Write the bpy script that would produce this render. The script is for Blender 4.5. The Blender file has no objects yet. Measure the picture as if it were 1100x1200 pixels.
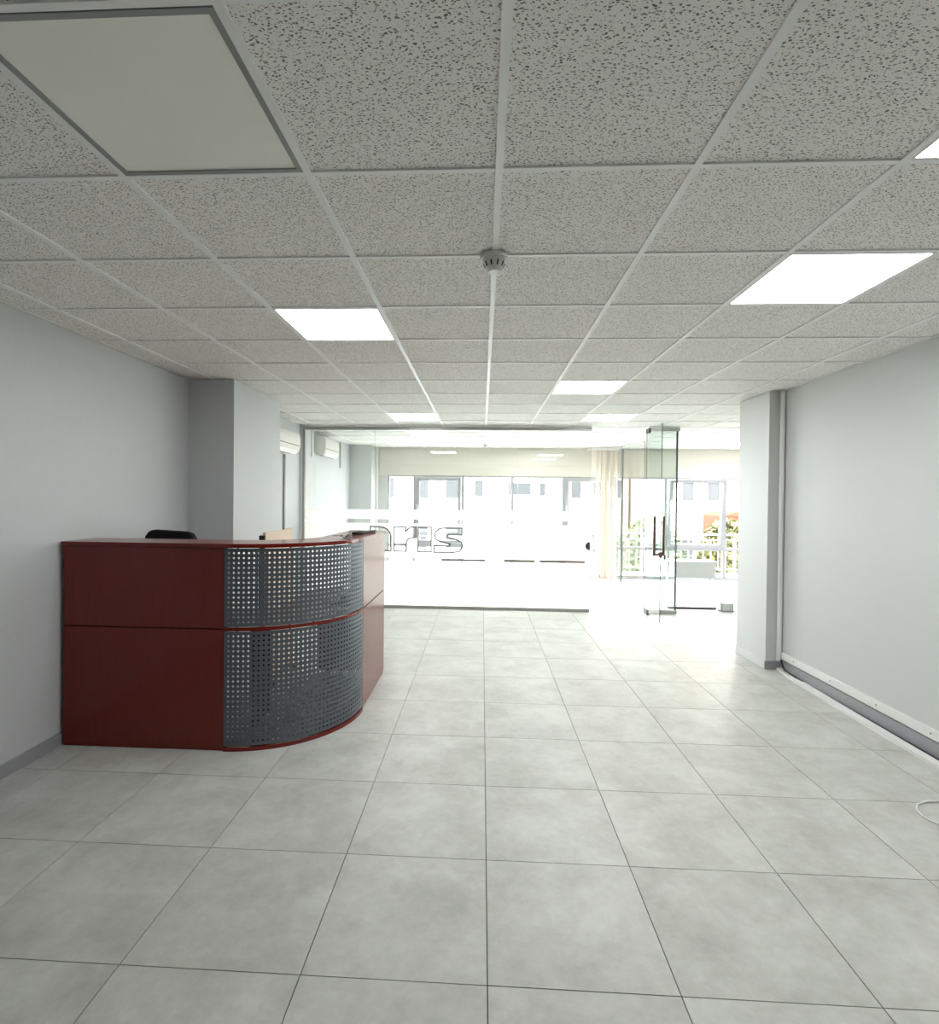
import bpy, bmesh, math, random
from mathutils import Matrix, Vector
random.seed(7)
scene = bpy.context.scene
COL = scene.collection

# ------------------------------------------------------------------ camera, sky, exposure
EYE = 1.5325
YAW, PITCH, ROLL, FPX, PX, PY = -0.0519, -0.0100, -0.0108, 639.1, 531.55, 591.28
fwd = Vector((math.sin(YAW)*math.cos(PITCH), math.cos(YAW)*math.cos(PITCH), math.sin(PITCH)))
rgt = Vector((math.cos(YAW), -math.sin(YAW), 0))
upv = rgt.cross(fwd)
r2 = math.cos(ROLL)*rgt - math.sin(ROLL)*upv
u2 = math.sin(ROLL)*rgt + math.cos(ROLL)*upv
cam_data = bpy.data.cameras.new('camera')
cam = bpy.data.objects.new('camera', cam_data)
COL.objects.link(cam)
cam_data.sensor_fit = 'HORIZONTAL'
cam_data.sensor_width = 36.0
cam_data.lens = FPX/1100*36.0
cam_data.shift_x = (550-PX)/1100
cam_data.shift_y = -(600-PY)/1100
cam_data.clip_start = 0.05
cam_data.clip_end = 300
cam.matrix_world = Matrix(((r2.x, u2.x, -fwd.x, 0), (r2.y, u2.y, -fwd.y, 0), (r2.z, u2.z, -fwd.z, EYE), (0, 0, 0, 1)))
scene.camera = cam

SKY_STRENGTH = 24.0
PANEL_STRENGTH = 15.0
world = bpy.data.worlds.new('overcast_sky')
scene.world = world
world.use_nodes = True
bg = world.node_tree.nodes['Background']
bg.inputs['Color'].default_value = (0.96, 0.98, 1.0, 1)
bg.inputs['Strength'].default_value = SKY_STRENGTH

vs = scene.view_settings
vs.view_transform = 'Standard'
vs.look = 'None'
vs.gamma = 1.0
vs.exposure = 0.36
vs.use_curve_mapping = False

# ------------------------------------------------------------------ materials
MATS = {}
def new_mat(name):
    m = bpy.data.materials.new(name)
    m.use_nodes = True
    MATS[name] = m
    nt = m.node_tree
    return m, nt, nt.nodes['Principled BSDF']
def N(nt, typ, **kw):
    n = nt.nodes.new(typ)
    for k, v in kw.items():
        if k.startswith('_'):
            setattr(n, k[1:], v)
        else:
            n.inputs[k.replace('__', ' ')].default_value = v
    return n
def simple(name, col, rough=0.5, metal=0.0, spec=0.5, var=0.0, scale=20, bump=0.0):
    m, nt, p = new_mat(name)
    p.inputs['Base Color'].default_value = (*col, 1)
    p.inputs['Roughness'].default_value = rough
    p.inputs['Metallic'].default_value = metal
    p.inputs['Specular IOR Level'].default_value = spec
    if var or bump:
        g = N(nt, 'ShaderNodeNewGeometry')
        nz = N(nt, 'ShaderNodeTexNoise', Scale=scale, Detail=4.0)
        nt.links.new(g.outputs['Position'], nz.inputs['Vector'])
        if var:
            mr = N(nt, 'ShaderNodeMapRange')
            mr.inputs['To Min'].default_value = 1-var
            mr.inputs['To Max'].default_value = 1+var
            nt.links.new(nz.outputs['Fac'], mr.inputs['Value'])
            mx = N(nt, 'ShaderNodeVectorMath', _operation='SCALE')
            mx.inputs[0].default_value = col
            nt.links.new(mr.outputs['Result'], mx.inputs['Scale'])
            nt.links.new(mx.outputs['Vector'], p.inputs['Base Color'])
        if bump:
            b = N(nt, 'ShaderNodeBump', Strength=bump, Distance=0.004)
            nt.links.new(nz.outputs['Fac'], b.inputs['Height'])
            nt.links.new(b.outputs['Normal'], p.inputs['Normal'])
    return m

simple('wall_paint', (0.62, 0.63, 0.62), 0.55, var=0.015, scale=3, bump=0.0)
simple('wall_paint_rough', (0.575, 0.59, 0.595), 0.7, var=0.03, scale=90, bump=0.35)
simple('lintel_paint', (0.74, 0.70, 0.63), 0.8)
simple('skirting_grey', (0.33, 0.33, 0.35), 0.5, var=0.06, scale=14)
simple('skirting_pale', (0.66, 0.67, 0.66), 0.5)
simple('grid_white', (0.88, 0.88, 0.86), 0.4)
simple('plenum', (0.16, 0.16, 0.15), 0.9)
simple('grout', (0.045, 0.045, 0.045), 0.9)
simple('white_plastic', (0.80, 0.80, 0.78), 0.4)
simple('cream_plastic', (0.72, 0.71, 0.67), 0.45)
simple('frame_grey', (0.30, 0.31, 0.30), 0.4)
simple('aluminium', (0.36, 0.36, 0.34), 0.4, metal=0.6)
simple('dark_metal', (0.05, 0.05, 0.05), 0.45, metal=0.3)
simple('bronze', (0.13, 0.075, 0.055), 0.35, metal=0.6)
simple('black_plastic', (0.012, 0.012, 0.013), 0.5)
simple('black_fabric', (0.010, 0.010, 0.012), 0.95, spec=0.2, var=0.3, scale=300)
simple('chrome', (0.6, 0.6, 0.6), 0.2, metal=1.0)
simple('green_plastic', (0.004, 0.022, 0.012), 0.6, spec=0.2)
simple('pale_wood', (0.66, 0.50, 0.37), 0.5, var=0.05, scale=12)
simple('window_pvc', (0.42, 0.42, 0.44), 0.5, spec=0.2)
simple('blind_fabric', (0.80, 0.74, 0.65), 0.9)
simple('bench_grey', (0.46, 0.47, 0.46), 0.6)
simple('screen_grey', (0.55, 0.56, 0.56), 0.5)
simple('stand_in_grey', (0.20, 0.20, 0.20), 0.6)  # grey of the added letter-edge lines and gap strips
simple('concrete', (0.45, 0.45, 0.44), 0.9, var=0.1, scale=2)
simple('facade_cream', (0.30, 0.26, 0.19), 0.9, var=0.05, scale=0.6)
simple('facade_pink', (0.32, 0.21, 0.18), 0.9, var=0.05, scale=0.6)
simple('facade_white', (0.66, 0.66, 0.66), 0.9)
simple('far_window', (0.042, 0.043, 0.044), 0.9, spec=0.05)
simple('terracotta', (0.20, 0.035, 0.022), 0.9, spec=0.1)
simple('bark', (0.10, 0.075, 0.05), 0.9)
simple('leaf', (0.030, 0.055, 0.012), 0.6, var=0.4, scale=3)
simple('leaf_olive', (0.06, 0.06, 0.014), 0.6, var=0.4, scale=3)
simple('rail_grey', (0.36, 0.37, 0.38), 0.5)

# cherry laminate of the counter
m, nt, p = new_mat('cherry_laminate')
g = N(nt, 'ShaderNodeNewGeometry')
mp = N(nt, 'ShaderNodeMapping'); mp.inputs['Scale'].default_value = (18, 18, 1.4)
nz = N(nt, 'ShaderNodeTexNoise', Scale=3.0, Detail=5.0, Distortion=0.6)
cr = N(nt, 'ShaderNodeValToRGB')
cr.color_ramp.elements[0].position = 0.3; cr.color_ramp.elements[0].color = (0.135, 0.0034, 0.0008, 1)
cr.color_ramp.elements[1].position = 0.75; cr.color_ramp.elements[1].color = (0.165, 0.0056, 0.0012, 1)
nt.links.new(g.outputs['Position'], mp.inputs['Vector']); nt.links.new(mp.outputs['Vector'], nz.inputs['Vector'])
nt.links.new(nz.outputs['Fac'], cr.inputs['Fac']); nt.links.new(cr.outputs['Color'], p.inputs['Base Color'])
p.inputs['Roughness'].default_value = 0.2
p.inputs['Specular IOR Level'].default_value = 0.55

# perforated grey sheet
simple('perforated_steel', (0.115, 0.13, 0.15), 0.4, metal=0.3)

# mineral-fibre ceiling board with fissures
m, nt, p = new_mat('ceiling_board')
g = N(nt, 'ShaderNodeNewGeometry')
nzd = N(nt, 'ShaderNodeTexNoise', Scale=9.0, Detail=2.0)
nt.links.new(g.outputs['Position'], nzd.inputs['Vector'])
ang = N(nt, 'ShaderNodeMath', _operation='MULTIPLY'); ang.inputs[1].default_value = 9.0
nt.links.new(nzd.outputs['Fac'], ang.inputs[0])
# two layers of stretched specks, at different angles
def specks(scale, stretch, rot, thr, dens):
    mp = N(nt, 'ShaderNodeMapping'); mp.inputs['Rotation'].default_value = (0, 0, rot); mp.inputs['Scale'].default_value = (scale, scale*stretch, scale)
    warp = N(nt, 'ShaderNodeTexNoise', Scale=30.0, Detail=2.0)
    nt.links.new(g.outputs['Position'], warp.inputs['Vector'])
    wv = N(nt, 'ShaderNodeVectorMath', _operation='MULTIPLY_ADD')
    wv.inputs[1].default_value = (0.02, 0.02, 0); 
    nt.links.new(warp.outputs['Color'], wv.inputs[0]); nt.links.new(g.outputs['Position'], wv.inputs[2])
    nt.links.new(wv.outputs['Vector'], mp.inputs['Vector'])
    sep = N(nt, 'ShaderNodeVectorMath', _operation='MULTIPLY'); sep.inputs[1].default_value = (1, 1, 0)
    nt.links.new(mp.outputs['Vector'], sep.inputs[0])
    v = N(nt, 'ShaderNodeTexVoronoi', Scale=1.0, Randomness=1.0); v.voronoi_dimensions = '2D'
    nt.links.new(sep.outputs['Vector'], v.inputs['Vector'])
    sx = N(nt, 'ShaderNodeSeparateColor')
    nt.links.new(v.outputs['Color'], sx.inputs['Color'])
    size = N(nt, 'ShaderNodeMapRange'); size.inputs['To Min'].default_value = thr*0.45; size.inputs['To Max'].default_value = thr
    nt.links.new(sx.outputs['Green'], size.inputs['Value'])
    lt = N(nt, 'ShaderNodeMath', _operation='LESS_THAN')
    nt.links.new(v.outputs['Distance'], lt.inputs[0]); nt.links.new(size.outputs['Result'], lt.inputs[1])
    keep = N(nt, 'ShaderNodeMath', _operation='LESS_THAN'); keep.inputs[1].default_value = dens
    nt.links.new(sx.outputs['Red'], keep.inputs[0])
    mul = N(nt, 'ShaderNodeMath', _operation='MULTIPLY')
    nt.links.new(lt.outputs[0], mul.inputs[0]); nt.links.new(keep.outputs[0], mul.inputs[1])
    return mul
s1 = specks(66, 1.8, 0.5, 0.275, 0.55)
s2 = specks(74, 1.8, -0.7, 0.25, 0.45)
s3 = specks(150, 1.4, 1.3, 0.22, 0.3)
mx1 = N(nt, 'ShaderNodeMath', _operation='MAXIMUM'); mx2 = N(nt, 'ShaderNodeMath', _operation='MAXIMUM')
nt.links.new(s1.outputs[0], mx1.inputs[0]); nt.links.new(s2.outputs[0], mx1.inputs[1])
nt.links.new(mx1.outputs[0], mx2.inputs[0]); nt.links.new(s3.outputs[0], mx2.inputs[1])
mixc = N(nt, 'ShaderNodeMix', _data_type='RGBA')
mixc.inputs[6].default_value = (0.90, 0.88, 0.845, 1); mixc.inputs[7].default_value = (0.22, 0.21, 0.19, 1)
nt.links.new(mx2.outputs[0], mixc.inputs[0]); nt.links.new(mixc.outputs[2], p.inputs['Base Color'])
p.inputs['Roughness'].default_value = 0.95
p.inputs['Specular IOR Level'].default_value = 0.1

# porcelain floor tile, concrete look
m, nt, p = new_mat('floor_porcelain')
g = N(nt, 'ShaderNodeNewGeometry'); oi = N(nt, 'ShaderNodeObjectInfo')
off = N(nt, 'ShaderNodeVectorMath', _operation='MULTIPLY_ADD'); off.inputs[1].default_value = (37, 53, 71)
cmb = N(nt, 'ShaderNodeCombineXYZ')
for k in range(3): nt.links.new(oi.outputs['Random'], cmb.inputs[k])
nt.links.new(cmb.outputs[0], off.inputs[0]); nt.links.new(g.outputs['Position'], off.inputs[2])
n1 = N(nt, 'ShaderNodeTexNoise', Scale=3.4, Detail=10.0, Roughness=0.72, Distortion=0.1)
n2 = N(nt, 'ShaderNodeTexNoise', Scale=26.0, Detail=6.0, Roughness=0.7)
nt.links.new(off.outputs[0], n1.inputs['Vector']); nt.links.new(off.outputs[0], n2.inputs['Vector'])
cr = N(nt, 'ShaderNodeValToRGB')
cr.color_ramp.elements[0].position = 0.30; cr.color_ramp.elements[0].color = (0.385, 0.385, 0.350, 1)
cr.color_ramp.elements[1].position = 0.62; cr.color_ramp.elements[1].color = (0.55, 0.555, 0.515, 1)
nt.links.new(n1.outputs['Fac'], cr.inputs['Fac'])
mr = N(nt, 'ShaderNodeMapRange'); mr.inputs['To Min'].default_value = 0.86; mr.inputs['To Max'].default_value = 1.14
nt.links.new(n2.outputs['Fac'], mr.inputs['Value'])
sc = N(nt, 'ShaderNodeVectorMath', _operation='SCALE')
nt.links.new(cr.outputs['Color'], sc.inputs[0]); nt.links.new(mr.outputs['Result'], sc.inputs['Scale'])
nt.links.new(sc.outputs['Vector'], p.inputs['Base Color'])
p.inputs['Roughness'].default_value = 0.40
p.inputs['Specular IOR Level'].default_value = 0.38

# thin architectural glass: transparent with a fresnel reflection
def glass(name, tint, ior=1.5, rough=0.0):
    m, nt, p = new_mat(name)
    nt.nodes.remove(p)
    out = nt.nodes['Material Output']
    tr = N(nt, 'ShaderNodeBsdfTransparent'); tr.inputs['Color'].default_value = (*tint, 1)
    gl = N(nt, 'ShaderNodeBsdfGlossy'); gl.inputs['Roughness'].default_value = rough
    lw = N(nt, 'ShaderNodeLayerWeight'); lw.inputs['Blend'].default_value = 0.5
    pw = N(nt, 'ShaderNodeMath', _operation='POWER'); pw.inputs[1].default_value = 5.0
    fr = N(nt, 'ShaderNodeMapRange'); fr.inputs['To Min'].default_value = 0.04; fr.inputs['To Max'].default_value = 0.85
    nt.links.new(lw.outputs['Facing'], pw.inputs[0]); nt.links.new(pw.outputs[0], fr.inputs['Value'])
    mx = N(nt, 'ShaderNodeMixShader')
    nt.links.new(fr.outputs[0], mx.inputs[0]); nt.links.new(tr.outputs[0], mx.inputs[1]); nt.links.new(gl.outputs[0], mx.inputs[2])
    nt.links.new(mx.outputs[0], out.inputs['Surface'])
    return m
glass('clear_glass', (0.955, 0.975, 0.965))
glass('door_glass', (0.925, 0.965, 0.95))
glass('window_glass', (0.97, 0.98, 0.98))
simple('glass_edge', (0.10, 0.14, 0.13), 0.3)
m, nt, p = new_mat('frosted_film')
nt.nodes.remove(p)
tl = N(nt, 'ShaderNodeBsdfTranslucent'); tl.inputs['Color'].default_value = (0.95, 0.95, 0.94, 1)
df = N(nt, 'ShaderNodeBsdfDiffuse'); df.inputs['Color'].default_value = (0.85, 0.85, 0.84, 1)
tr = N(nt, 'ShaderNodeBsdfTransparent')
ma = N(nt, 'ShaderNodeMixShader'); ma.inputs[0].default_value = 0.10
mb_ = N(nt, 'ShaderNodeMixShader'); mb_.inputs[0].default_value = 0.06
nt.links.new(tl.outputs[0], ma.inputs[1]); nt.links.new(df.outputs[0], ma.inputs[2])
nt.links.new(ma.outputs[0], mb_.inputs[1]); nt.links.new(tr.outputs[0], mb_.inputs[2])
nt.links.new(mb_.outputs[0], nt.nodes['Material Output'].inputs['Surface'])
# lamp diffusers
m, nt, p = new_mat('panel_lit')
p.inputs['Base Color'].default_value = (0.9, 0.9, 0.9, 1)
p.inputs['Emission Color'].default_value = (0.97, 0.99, 1.0, 1)
p.inputs['Emission Strength'].default_value = PANEL_STRENGTH
simple('panel_unlit', (0.94, 0.93, 0.86), 0.5, var=0.03, scale=5)

# ------------------------------------------------------------------ helpers
class MB:
    def __init__(s): s.v = []; s.f = []; s.mi = []
    def add(s, vs, fs, mi=0):
        b = len(s.v); s.v += [tuple(v) for v in vs]
        s.f += [tuple(b+i for i in f) for f in fs]; s.mi += [mi]*len(fs); return s
    def box(s, x0, x1, y0, y1, z0, z1, mi=0):
        return s.add([(x0,y0,z0),(x1,y0,z0),(x1,y1,z0),(x0,y1,z0),(x0,y0,z1),(x1,y0,z1),(x1,y1,z1),(x0,y1,z1)],
                     [(0,3,2,1),(4,5,6,7),(0,1,5,4),(1,2,6,5),(2,3,7,6),(3,0,4,7)], mi)
    def prism(s, poly, axis, a, b, mi=0):
        """extrude a 2D polygon; axis = 'x' (poly in y,z), 'y' (x,z) or 'z' (x,y)"""
        n = len(poly)
        def P(u, v, w): return {'x': (w, u, v), 'y': (u, w, v), 'z': (u, v, w)}[axis]
        vs = [P(u, v, a) for u, v in poly] + [P(u, v, b) for u, v in poly]
        fs = [tuple(range(n)), tuple(range(2*n-1, n-1, -1))] + [(i, i+n, (i+1) % n + n, (i+1) % n) for i in range(n)]
        return s.add(vs, fs, mi)
    def tube(s, pts, r, n=8, mi=0, closed=False):
        pts = [Vector(p) for p in pts]; rings = []
        m = len(pts)
        for i, p in enumerate(pts):
            if closed: t = pts[(i+1) % m] - pts[i-1]
            else: t = pts[min(i+1, m-1)] - pts[max(i-1, 0)]
            t.normalize()
            a = t.cross(Vector((0, 0, 1)))
            if a.length < 1e-3: a = t.cross(Vector((1, 0, 0)))
            a.normalize(); b = t.cross(a)
            rr = r[i] if isinstance(r, (list, tuple)) else r
            rings.append([p + rr*(math.cos(2*math.pi*k/n)*a + math.sin(2*math.pi*k/n)*b) for k in range(n)])
        vs = [v for ring in rings for v in ring]
        fs = []
        last = m if closed else m-1
        for i in range(last):
            j = (i+1) % m
            for k in range(n):
                fs.append((i*n+k, i*n+(k+1) % n, j*n+(k+1) % n, j*n+k))
        if not closed:
            fs.append(tuple(range(n-1, -1, -1))); fs.append(tuple((m-1)*n+k for k in range(n)))
        return s.add(vs, fs, mi)
    def lathe(s, prof, c, n=24, mi=0):
        """profile of (r, z) about a vertical axis at c"""
        vs = []; fs = []
        for r, z in prof:
            for k in range(n):
                a = 2*math.pi*k/n; vs.append((c[0]+r*math.cos(a), c[1]+r*math.sin(a), c[2]+z))
        for i in range(len(prof)-1):
            for k in range(n):
                fs.append((i*n+k, i*n+(k+1) % n, (i+1)*n+(k+1) % n, (i+1)*n+k))
        fs.append(tuple(range(n))); fs.append(tuple((len(prof)-1)*n+k for k in range(n)))
        return s.add(vs, fs, mi)
    def mesh(s, name, mats, off=(0, 0, 0), smooth=False):
        me = bpy.data.meshes.new(name)
        me.from_pydata([(v[0]-off[0], v[1]-off[1], v[2]-off[2]) for v in s.v], [], s.f)
        for mm in (mats if isinstance(mats, (list, tuple)) else [mats]): me.materials.append(MATS[mm])
        for pl, i in zip(me.polygons, s.mi): pl.material_index = i
        bm = bmesh.new(); bm.from_mesh(me); bmesh.ops.recalc_face_normals(bm, faces=bm.faces); bm.to_mesh(me); bm.free()
        if smooth:
            for pl in me.polygons: pl.use_smooth = True
            try: me.set_sharp_from_angle(angle=math.radians(35))
            except Exception: pass
        me.update()
        return me
def wloc(o):
    l = Vector((0, 0, 0))
    while o is not None: l += o.location; o = o.parent
    return l
def link(name, data, parent=None, loc=(0, 0, 0)):
    o = bpy.data.objects.new(name, data); COL.objects.link(o)
    o.parent = parent; o.location = loc
    return o
def part(name, mb, mats, parent, label=None, smooth=False, local=False, bevel=0.0):
    """mb holds world coordinates unless local; becomes a child of parent"""
    off = (0, 0, 0) if local else tuple(wloc(parent))
    o = link(name, mb.mesh(name, mats, off, smooth), parent)
    if bevel:
        b = o.modifiers.new('bevel', 'BEVEL'); b.width = bevel; b.segments = 2; b.limit_method = 'ANGLE'
    if label: o['label'] = label
    return o
def tag(o, label, cat, group=None):
    o['label'] = label; o['category'] = cat
    if group: o['group'] = group
    return o
def thing(name, loc, label, cat, group=None, rz=0):
    o = link(name, None, None, loc); o.empty_display_size = 0.1; o.rotation_euler.z = rz
    return tag(o, label, cat, group)
def solo(name, mb, mats, loc, label, cat, group=None, smooth=False, bevel=0.0):
    o = link(name, mb.mesh(name, mats, loc, smooth), None, loc)
    if bevel:
        b = o.modifiers.new('bevel', 'BEVEL'); b.width = bevel; b.segments = 2; b.limit_method = 'ANGLE'
    return tag(o, label, cat, group)
def struct(name, mb, mats, label=None, loc=(0, 0, 0)):
    o = link(name, mb.mesh(name, mats, loc), None, loc); o['kind'] = 'structure'
    if label: o['label'] = label
    return o

XL, XR, XFAR = -2.57, 2.75, 6.9          # side walls of the hall, far side of the wider end
YB, YW, YG = -2.6, 10.9, 7.58            # wall behind, window wall, glass partition
HC = 2.552                               # face of the ceiling grid
YC0, YC1 = 4.64, 5.72                    # left pier
YR0 = 5.15                               # right pier front

# ------------------------------------------------------------------ room shell
floor = struct('floor', MB().box(XL-.2, XFAR+.2, YB-.2, YW+.2, -0.15, -0.006), 'grout', 'pale grey square tile floor with thin dark joints')
ceiling = struct('ceiling', MB().box(XL-.2, XFAR+.2, YB-.2, YW+.2, HC+0.035, HC+0.2), 'plenum', 'suspended ceiling of speckled mineral tiles in white grid')
struct('wall_left', MB().box(XL-.2, XL, YB-.2, YW+.2, -0.006, HC+.03), 'wall_paint_rough', 'long pale grey-white wall behind the counter')
struct('wall_right', MB().box(XR, XR+.2, YB-.2, YR0+.3, -0.006, HC+.03), 'wall_paint', 'smooth pale grey wall with trunking along its foot')
struct('wall_behind', MB().box(XL, XR, YB-.2, YB, -0.006, HC+.03), 'wall_paint')
struct('wall_return', MB().box(XR+.2, XFAR+.2, YC1-.3, YC1, -0.006, HC+.03), 'wall_paint')
struct('wall_far_right', MB().box(XFAR, XFAR+.2, YC1, YW+.2, -0.006, HC+.03), 'wall_paint')
struct('column_left', MB().box(XL, -2.16, YC0, YC1, 0, HC), 'wall_paint_rough', 'square pier with shaded front and bright side behind the counter')
struct('column_right', MB().box(2.62, XR+.2, YR0, YC1, 0, HC), 'wall_paint', 'square pier at the end of the smooth right wall')
struct('column_back', MB().box(XL, -2.14, 10.45, YW, 0, HC), 'wall_paint', 'grey pier in the far corner behind the glass')

def grid_cells(x0, y0, regions):
    for (a0, a1, b0, b1) in regions:
        i = math.floor((a0-x0)/.6)
        while x0+.6*i < a1-1e-6:
            j = math.floor((b0-y0)/.6+1e-6)
            while y0+.6*j < b1-1e-6:
                xa, xb = max(a0, x0+.6*i), min(a1, x0+.6*(i+1)); ya, yb = max(b0, y0+.6*j), min(b1, y0+.6*(j+1))
                if xb-xa > .02 and yb-ya > .02: yield i, j, xa, xb, ya, yb
                j += 1
            i += 1
cache = {}
def tile_mesh(kind, w, h, z0, z1, mat):
    k = (kind, round(w, 3), round(h, 3))
    if k not in cache: cache[k] = MB().box(-w/2, w/2, -h/2, h/2, z0, z1).mesh(kind, mat)
    return cache[k]

# floor tiles
FX0, FY0 = 0.0342, 1.7084
G = 0.0018
for i, j, xa, xb, ya, yb in grid_cells(FX0, FY0, [(XL, XR, FY0-.6*4, YW), (XR, XFAR, YC1, YW)]):
    w, h = xb-xa-2*G, yb-ya-2*G
    link('floor_tile', tile_mesh('floor_tile', w, h, -0.006, 0.0, 'floor_porcelain'), floor, ((xa+xb)/2, (ya+yb)/2, random.uniform(-.0003, 0)))

# suspended ceiling
CX0, CY0 = 0.0414, 1.7053
LIT = {(-2, 2): 'lit white ceiling panel above the curved front of the reception counter',
       (2, -1): 'lit ceiling panel in the same tile row as the unlit cream panel',
       (2, 1): 'lit ceiling panel level with the smoke detector, towards the smooth right wall',
       (1, 5): 'lit ceiling panel alone midway between smoke detector and open glass door',
       (-2, 8): 'lit ceiling panel just in front of the lettered glass partition',
       (2, 8): 'lit ceiling panel just in front of the open glass door',
       (-2, 11): 'lit ceiling panel behind the glass above the cut-out letters',
       (1, 11): 'lit ceiling panel just behind the glass, nearer the partition of a row of two',
       (1, 13): 'lit ceiling panel behind the glass, nearer the windows of a row of two',
       (7, 13): 'lit ceiling panel above the low grey bench by the tilted window'}
OFF = {(-2, -1): 'unlit cream square ceiling panel in a dull grey frame'}
creg = [(XL, XR, CY0-.6*4, YW), (XR, XFAR, YC1, YW)]
for i, j, xa, xb, ya, yb in grid_cells(CX0, CY0, creg):
    if (i, j) in LIT or (i, j) in OFF: continue
    if (xb <= -2.16 and ya >= YC0 and yb <= YC1): continue
    w, h = xb-xa-.006, yb-ya-.006
    link('ceiling_tile', tile_mesh('ceiling_tile', w, h, 0, 0.012, 'ceiling_board'), ceiling, ((xa+xb)/2, (ya+yb)/2, HC+.007))
BW = 0.012
for i in range(-4, 12):
    x = CX0+.6*i
    y0 = CY0-2.4 if x < XR else YC1
    if x > XFAR: continue
    m_ = MB().box(-BW, BW, 0, YW-y0, 0, .02)
    link('main_runner', m_.mesh('main_runner', 'grid_white'), ceiling, (x, y0, HC))
for j in range(-4, 16):
    y = CY0+.6*j
    x1 = XFAR if y > YC1 else XR
    m_ = MB().box(0, x1-XL, -BW*.8, BW*.8, 0, .02)
    link('cross_tee', m_.mesh('cross_tee', 'grid_white'), ceiling, (XL, y, HC+.0006))
trim_pts = [(XL, XL+.02, CY0-2.4, YW), (XR-.02, XR, CY0-2.4, YR0)]
for (a, b, c, d) in trim_pts:
    link('wall_angle', MB().box(a, b, c, d, HC-.001, HC+.018).mesh('wall_angle', 'cream_plastic'), ceiling)

def ceiling_light(i, j, label, lit):
    x0, x1, y0, y1 = CX0+.6*i+.013, CX0+.6*(i+1)-.013, CY0+.6*j+.013, CY0+.6*(j+1)-.013
    t = thing('ceiling_light', ((x0+x1)/2, (y0+y1)/2, HC), label, 'ceiling light', 'square ceiling light panels')
    e = .008 if lit else .016
    fr = MB()
    for a, b, c, d in ((x0, x1, y0, y0+e), (x0, x1, y1-e, y1), (x0, x0+e, y0+e, y1-e), (x1-e, x1, y0+e, y1-e)):
        fr.box(a, b, c, d, HC, HC+.02)
    part('frame', fr, 'cream_plastic' if lit else 'frame_grey', t)
    part('diffuser', MB().box(x0+e, x1-e, y0+e, y1-e, HC+.004, HC+.018), 'panel_lit' if lit else 'panel_unlit', t)
for (i, j), l in LIT.items(): ceiling_light(i, j, l, True)
for (i, j), l in OFF.items(): ceiling_light(i, j, l, False)

# skirtings
def skirt(name, mb, mat, label=None): return struct(name, mb, mat, label)
skirt('baseboard_left', MB().box(XL, XL+.012, YB, YC0, 0, .075), 'skirting_grey', 'grey tile skirting along the left wall')
skirt('baseboard_left_far', MB().box(XL, XL+.012, YC1, YW, 0, .075), 'skirting_pale')
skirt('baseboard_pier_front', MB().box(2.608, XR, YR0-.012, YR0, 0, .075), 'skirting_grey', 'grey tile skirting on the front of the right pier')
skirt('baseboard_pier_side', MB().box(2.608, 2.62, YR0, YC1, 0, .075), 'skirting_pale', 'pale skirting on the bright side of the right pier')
skirt('baseboard_right', MB().box(XR-.008, XR, YB, YR0-.012, 0, .10), 'skirting_grey', 'grey skirting below the white wall trunking')
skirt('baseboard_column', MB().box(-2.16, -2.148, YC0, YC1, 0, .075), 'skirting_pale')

# ------------------------------------------------------------------ window wall
struct('wall_lintel', MB().box(XL, XFAR, YW, YW+.22, 2.0, HC+.03), 'lintel_paint', 'beige band of wall above the far windows')
struct('wall_window_pier', MB().box(XL, -1.9, YW, YW+.22, 0, 2.0), 'wall_paint')
struct('trim_1', MB().box(-1.9, XFAR, YW-.02, YW+.22, 0, .03), 'window_pvc', 'thin sill under the far windows')
WIN = [(-1.9, -1.36, 0), (-1.36, -.39, 1), (-.39, .6, 0), (.6, 1.61, 0), (1.61, 2.6, 1), (2.6, 3.6, 0), (3.6, 4.74, 2), (4.74, 5.65, 0), (5.65, XFAR, 0)]
Z0, ZT, Z1 = .03, .60, 2.0
def rect_frame(mb, x0, x1, z0, z1, e, y0, y1):
    mb.box(x0, x1, y0, y1, z0, z0+e); mb.box(x0, x1, y0, y1, z1-e, z1)
    mb.box(x0, x0+e, y0, y1, z0+e, z1-e); mb.box(x1-e, x1, y0, y1, z0+e, z1-e)
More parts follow.
